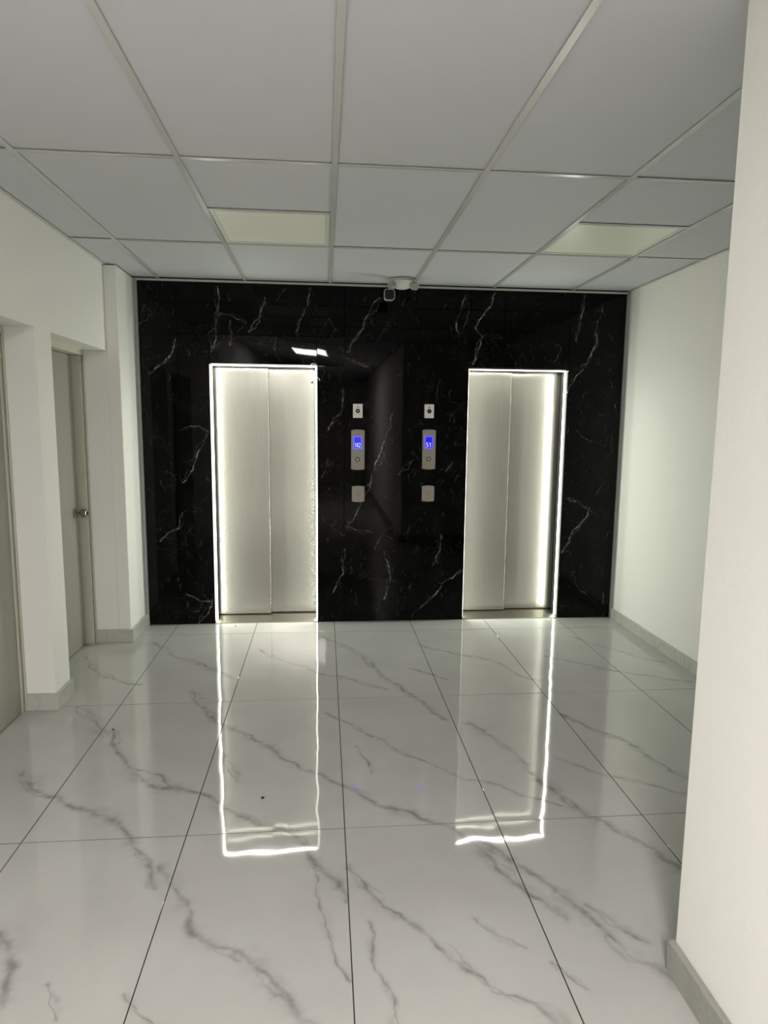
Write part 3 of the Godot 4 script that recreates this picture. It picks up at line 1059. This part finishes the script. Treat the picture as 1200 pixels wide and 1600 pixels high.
func switch_plate(x: float, y: float, ring_c: Color, dot_c: Color, label: String):
	var o := holder("switch_plate", V(x, y, BACK))
	tag(o, label, "switch", "small white switch plates on the marble")
	var st := begin()
	prism(st, rounded(0.073, 0.105, 0.003), -0.009, 0.0, 0.002)
	commit(st, "plate", M.plate_white, o)
	st = begin()
	var rm: StandardMaterial3D = M.lens_dark.duplicate()
	rm.albedo_color = ring_c
	lathe(st, [Vector2(0.0165, 0), Vector2(0.0165, 0.003), Vector2(0.0145, 0.0042), Vector2(0.008, 0.0042), Vector2(0.0, 0.0042)], Vector3.ZERO, Vector3(0, 0, 1), 30)
	commit(st, "ring", rm, o, false, V(0, 0.0, -0.009))
	st = begin()
	var dm: StandardMaterial3D = M.plate_white.duplicate()
	dm.albedo_color = dot_c
	lathe(st, [Vector2(0.0056, 0), Vector2(0.0056, 0.0055), Vector2(0.0, 0.006)], Vector3.ZERO, Vector3(0, 0, 1), 20)
	commit(st, "button", dm, o, false, V(0, 0.0, -0.009))
	# the little printed sign above the button
	st = begin()
	prism(st, [Vector2(-0.006, -0.004), Vector2(0.006, -0.004), Vector2(0.0, 0.006)], -0.0094, -0.0085, 0.0003)
	prism(st, rounded(0.015, 0.003, 0.001), -0.0094, -0.0085, 0.0003, Vector2(0, -0.0085))
	commit(st, "printed_mark", M.print_grey, o, false, Vector3(0, 0.034, 0))


func button_plate(x: float, y: float, label: String):
	var o := holder("button_plate", V(x, y, BACK))
	tag(o, label, "button plate", "square button plates on the marble")
	var st := begin()
	prism(st, arched(0.096, 0.126, 0.005), -0.013, 0.0, 0.004)
	commit(st, "plate", M.panel_plastic, o)
	st = begin()
	lathe(st, [Vector2(0.0155, -0.001), Vector2(0.0145, 0.0015), Vector2(0.012, 0.0022), Vector2(0.0, 0.0022)], Vector3.ZERO, Vector3(0, 0, 1), 30)
	commit(st, "button", M.print_grey, o, false, V(0, 0.0, -0.013))
	st = begin()
	lathe(st, [Vector2(0.0115, 0.002), Vector2(0.0115, 0.003), Vector2(0.0, 0.003)], Vector3.ZERO, Vector3(0, 0, 1), 30)
	commit(st, "button_cap", M.panel_plastic, o, false, V(0, 0.0, -0.013))


func build_emergency_light():
	var cx := 0.561
	var cd := 4.86
	var o := holder("emergency_light", V(cx, CEIL, cd))
	tag(o, "white twin-head emergency light hanging from the ceiling before the marble wall", "emergency light")
	var st := begin()
	lathe(st, [Vector2(0.0, 0.0), Vector2(0.1, 0.0), Vector2(0.101, 0.006), Vector2(0.097, 0.009), Vector2(0, 0.009)], Vector3.ZERO, Vector3(0, -1, 0), 48)
	commit(st, "mount_plate", M.fitting_white, o)
	st = begin()
	lathe(st, [Vector2(0.09, 0.009), Vector2(0.09, 0.013), Vector2(0.1, 0.013), Vector2(0.101, 0.016), Vector2(0.094, 0.024), Vector2(0.08, 0.037), Vector2(0.062, 0.049), Vector2(0.04, 0.057), Vector2(0.02, 0.06), Vector2(0, 0.061)], Vector3.ZERO, Vector3(0, -1, 0), 48)
	commit(st, "housing", M.fitting_white, o)
	for s in [-1.0, 1.0]:
		st = begin()
		lathe(st, [Vector2(0.0, -0.03), Vector2(0.023, -0.03), Vector2(0.027, -0.024), Vector2(0.027, 0.012), Vector2(0.024, 0.018), Vector2(0.017, 0.018), Vector2(0.015, 0.015), Vector2(0.006, 0.015), Vector2(0.006, 0.019), Vector2(0.0, 0.019)], Vector3.ZERO, Vector3(0.35 * s, -0.25, 1.0), 32)
		commit(st, "swivel_joint", M.fitting_grey, o, false, Vector3(s * 0.083, -0.05, 0.062))
	# left head: a rounded square reflector that faces the room
	var h := V(0.459 - cx, 2.453 - CEIL, 4.745 - cd)
	st = begin()
	prism(st, rounded(0.078, 0.078, 0.022, 7), 0.0, 0.012, 0.003)
	prism(st, rounded(0.072, 0.072, 0.02, 7), 0.012, 0.05, 0.001)
	tube(st, [Vector3(0.012, 0.03, -0.024), Vector3(0.02, 0.062, -0.02)], 0.017, 16)
	var head := commit(st, "lamp_head", M.fitting_grey, o, false, h)
	st = begin()
	prism(st, rounded(0.067, 0.067, 0.018, 7), -0.002, 0.004, 0.002)
	commit(st, "lens", M.lens_dark, head)


func crumb(x: float, d: float, size: float, label: String):
	var st := begin()
	var r := RandomNumberGenerator.new()
	r.seed = int(x * 1000) + 7000
	var rings := []
	for j in 5:
		var ring := []
		var f := PI * j / 4.0
		for k in 8:
			var g := TAU * k / 8.0
			var s := size * r.randf_range(0.75, 1.1)
			ring.append(Vector3(sin(f) * cos(g) * s, (1.0 - cos(f)) * size * 0.5, sin(f) * sin(g) * s * 0.75))
		rings.append(ring)
	for j in 4:
		for k in 8:
			var l := (k + 1) % 8
			var a: Vector3 = rings[j][k]
			var b: Vector3 = rings[j][l]
			var c: Vector3 = rings[j + 1][l]
			var e: Vector3 = rings[j + 1][k]
			var mid := Vector3(0, size * 0.5, 0)
			var n := ((a + b + c + e) / 4 - mid).normalized()
			tri(st, a, b, c, n, n, n)
			tri(st, a, c, e, n, n, n)
	var o := commit(st, "crumb", M.crumb, self, false, V(x, 0.0006, d))
	tag(o, label, "crumb", "crumbs on the floor")
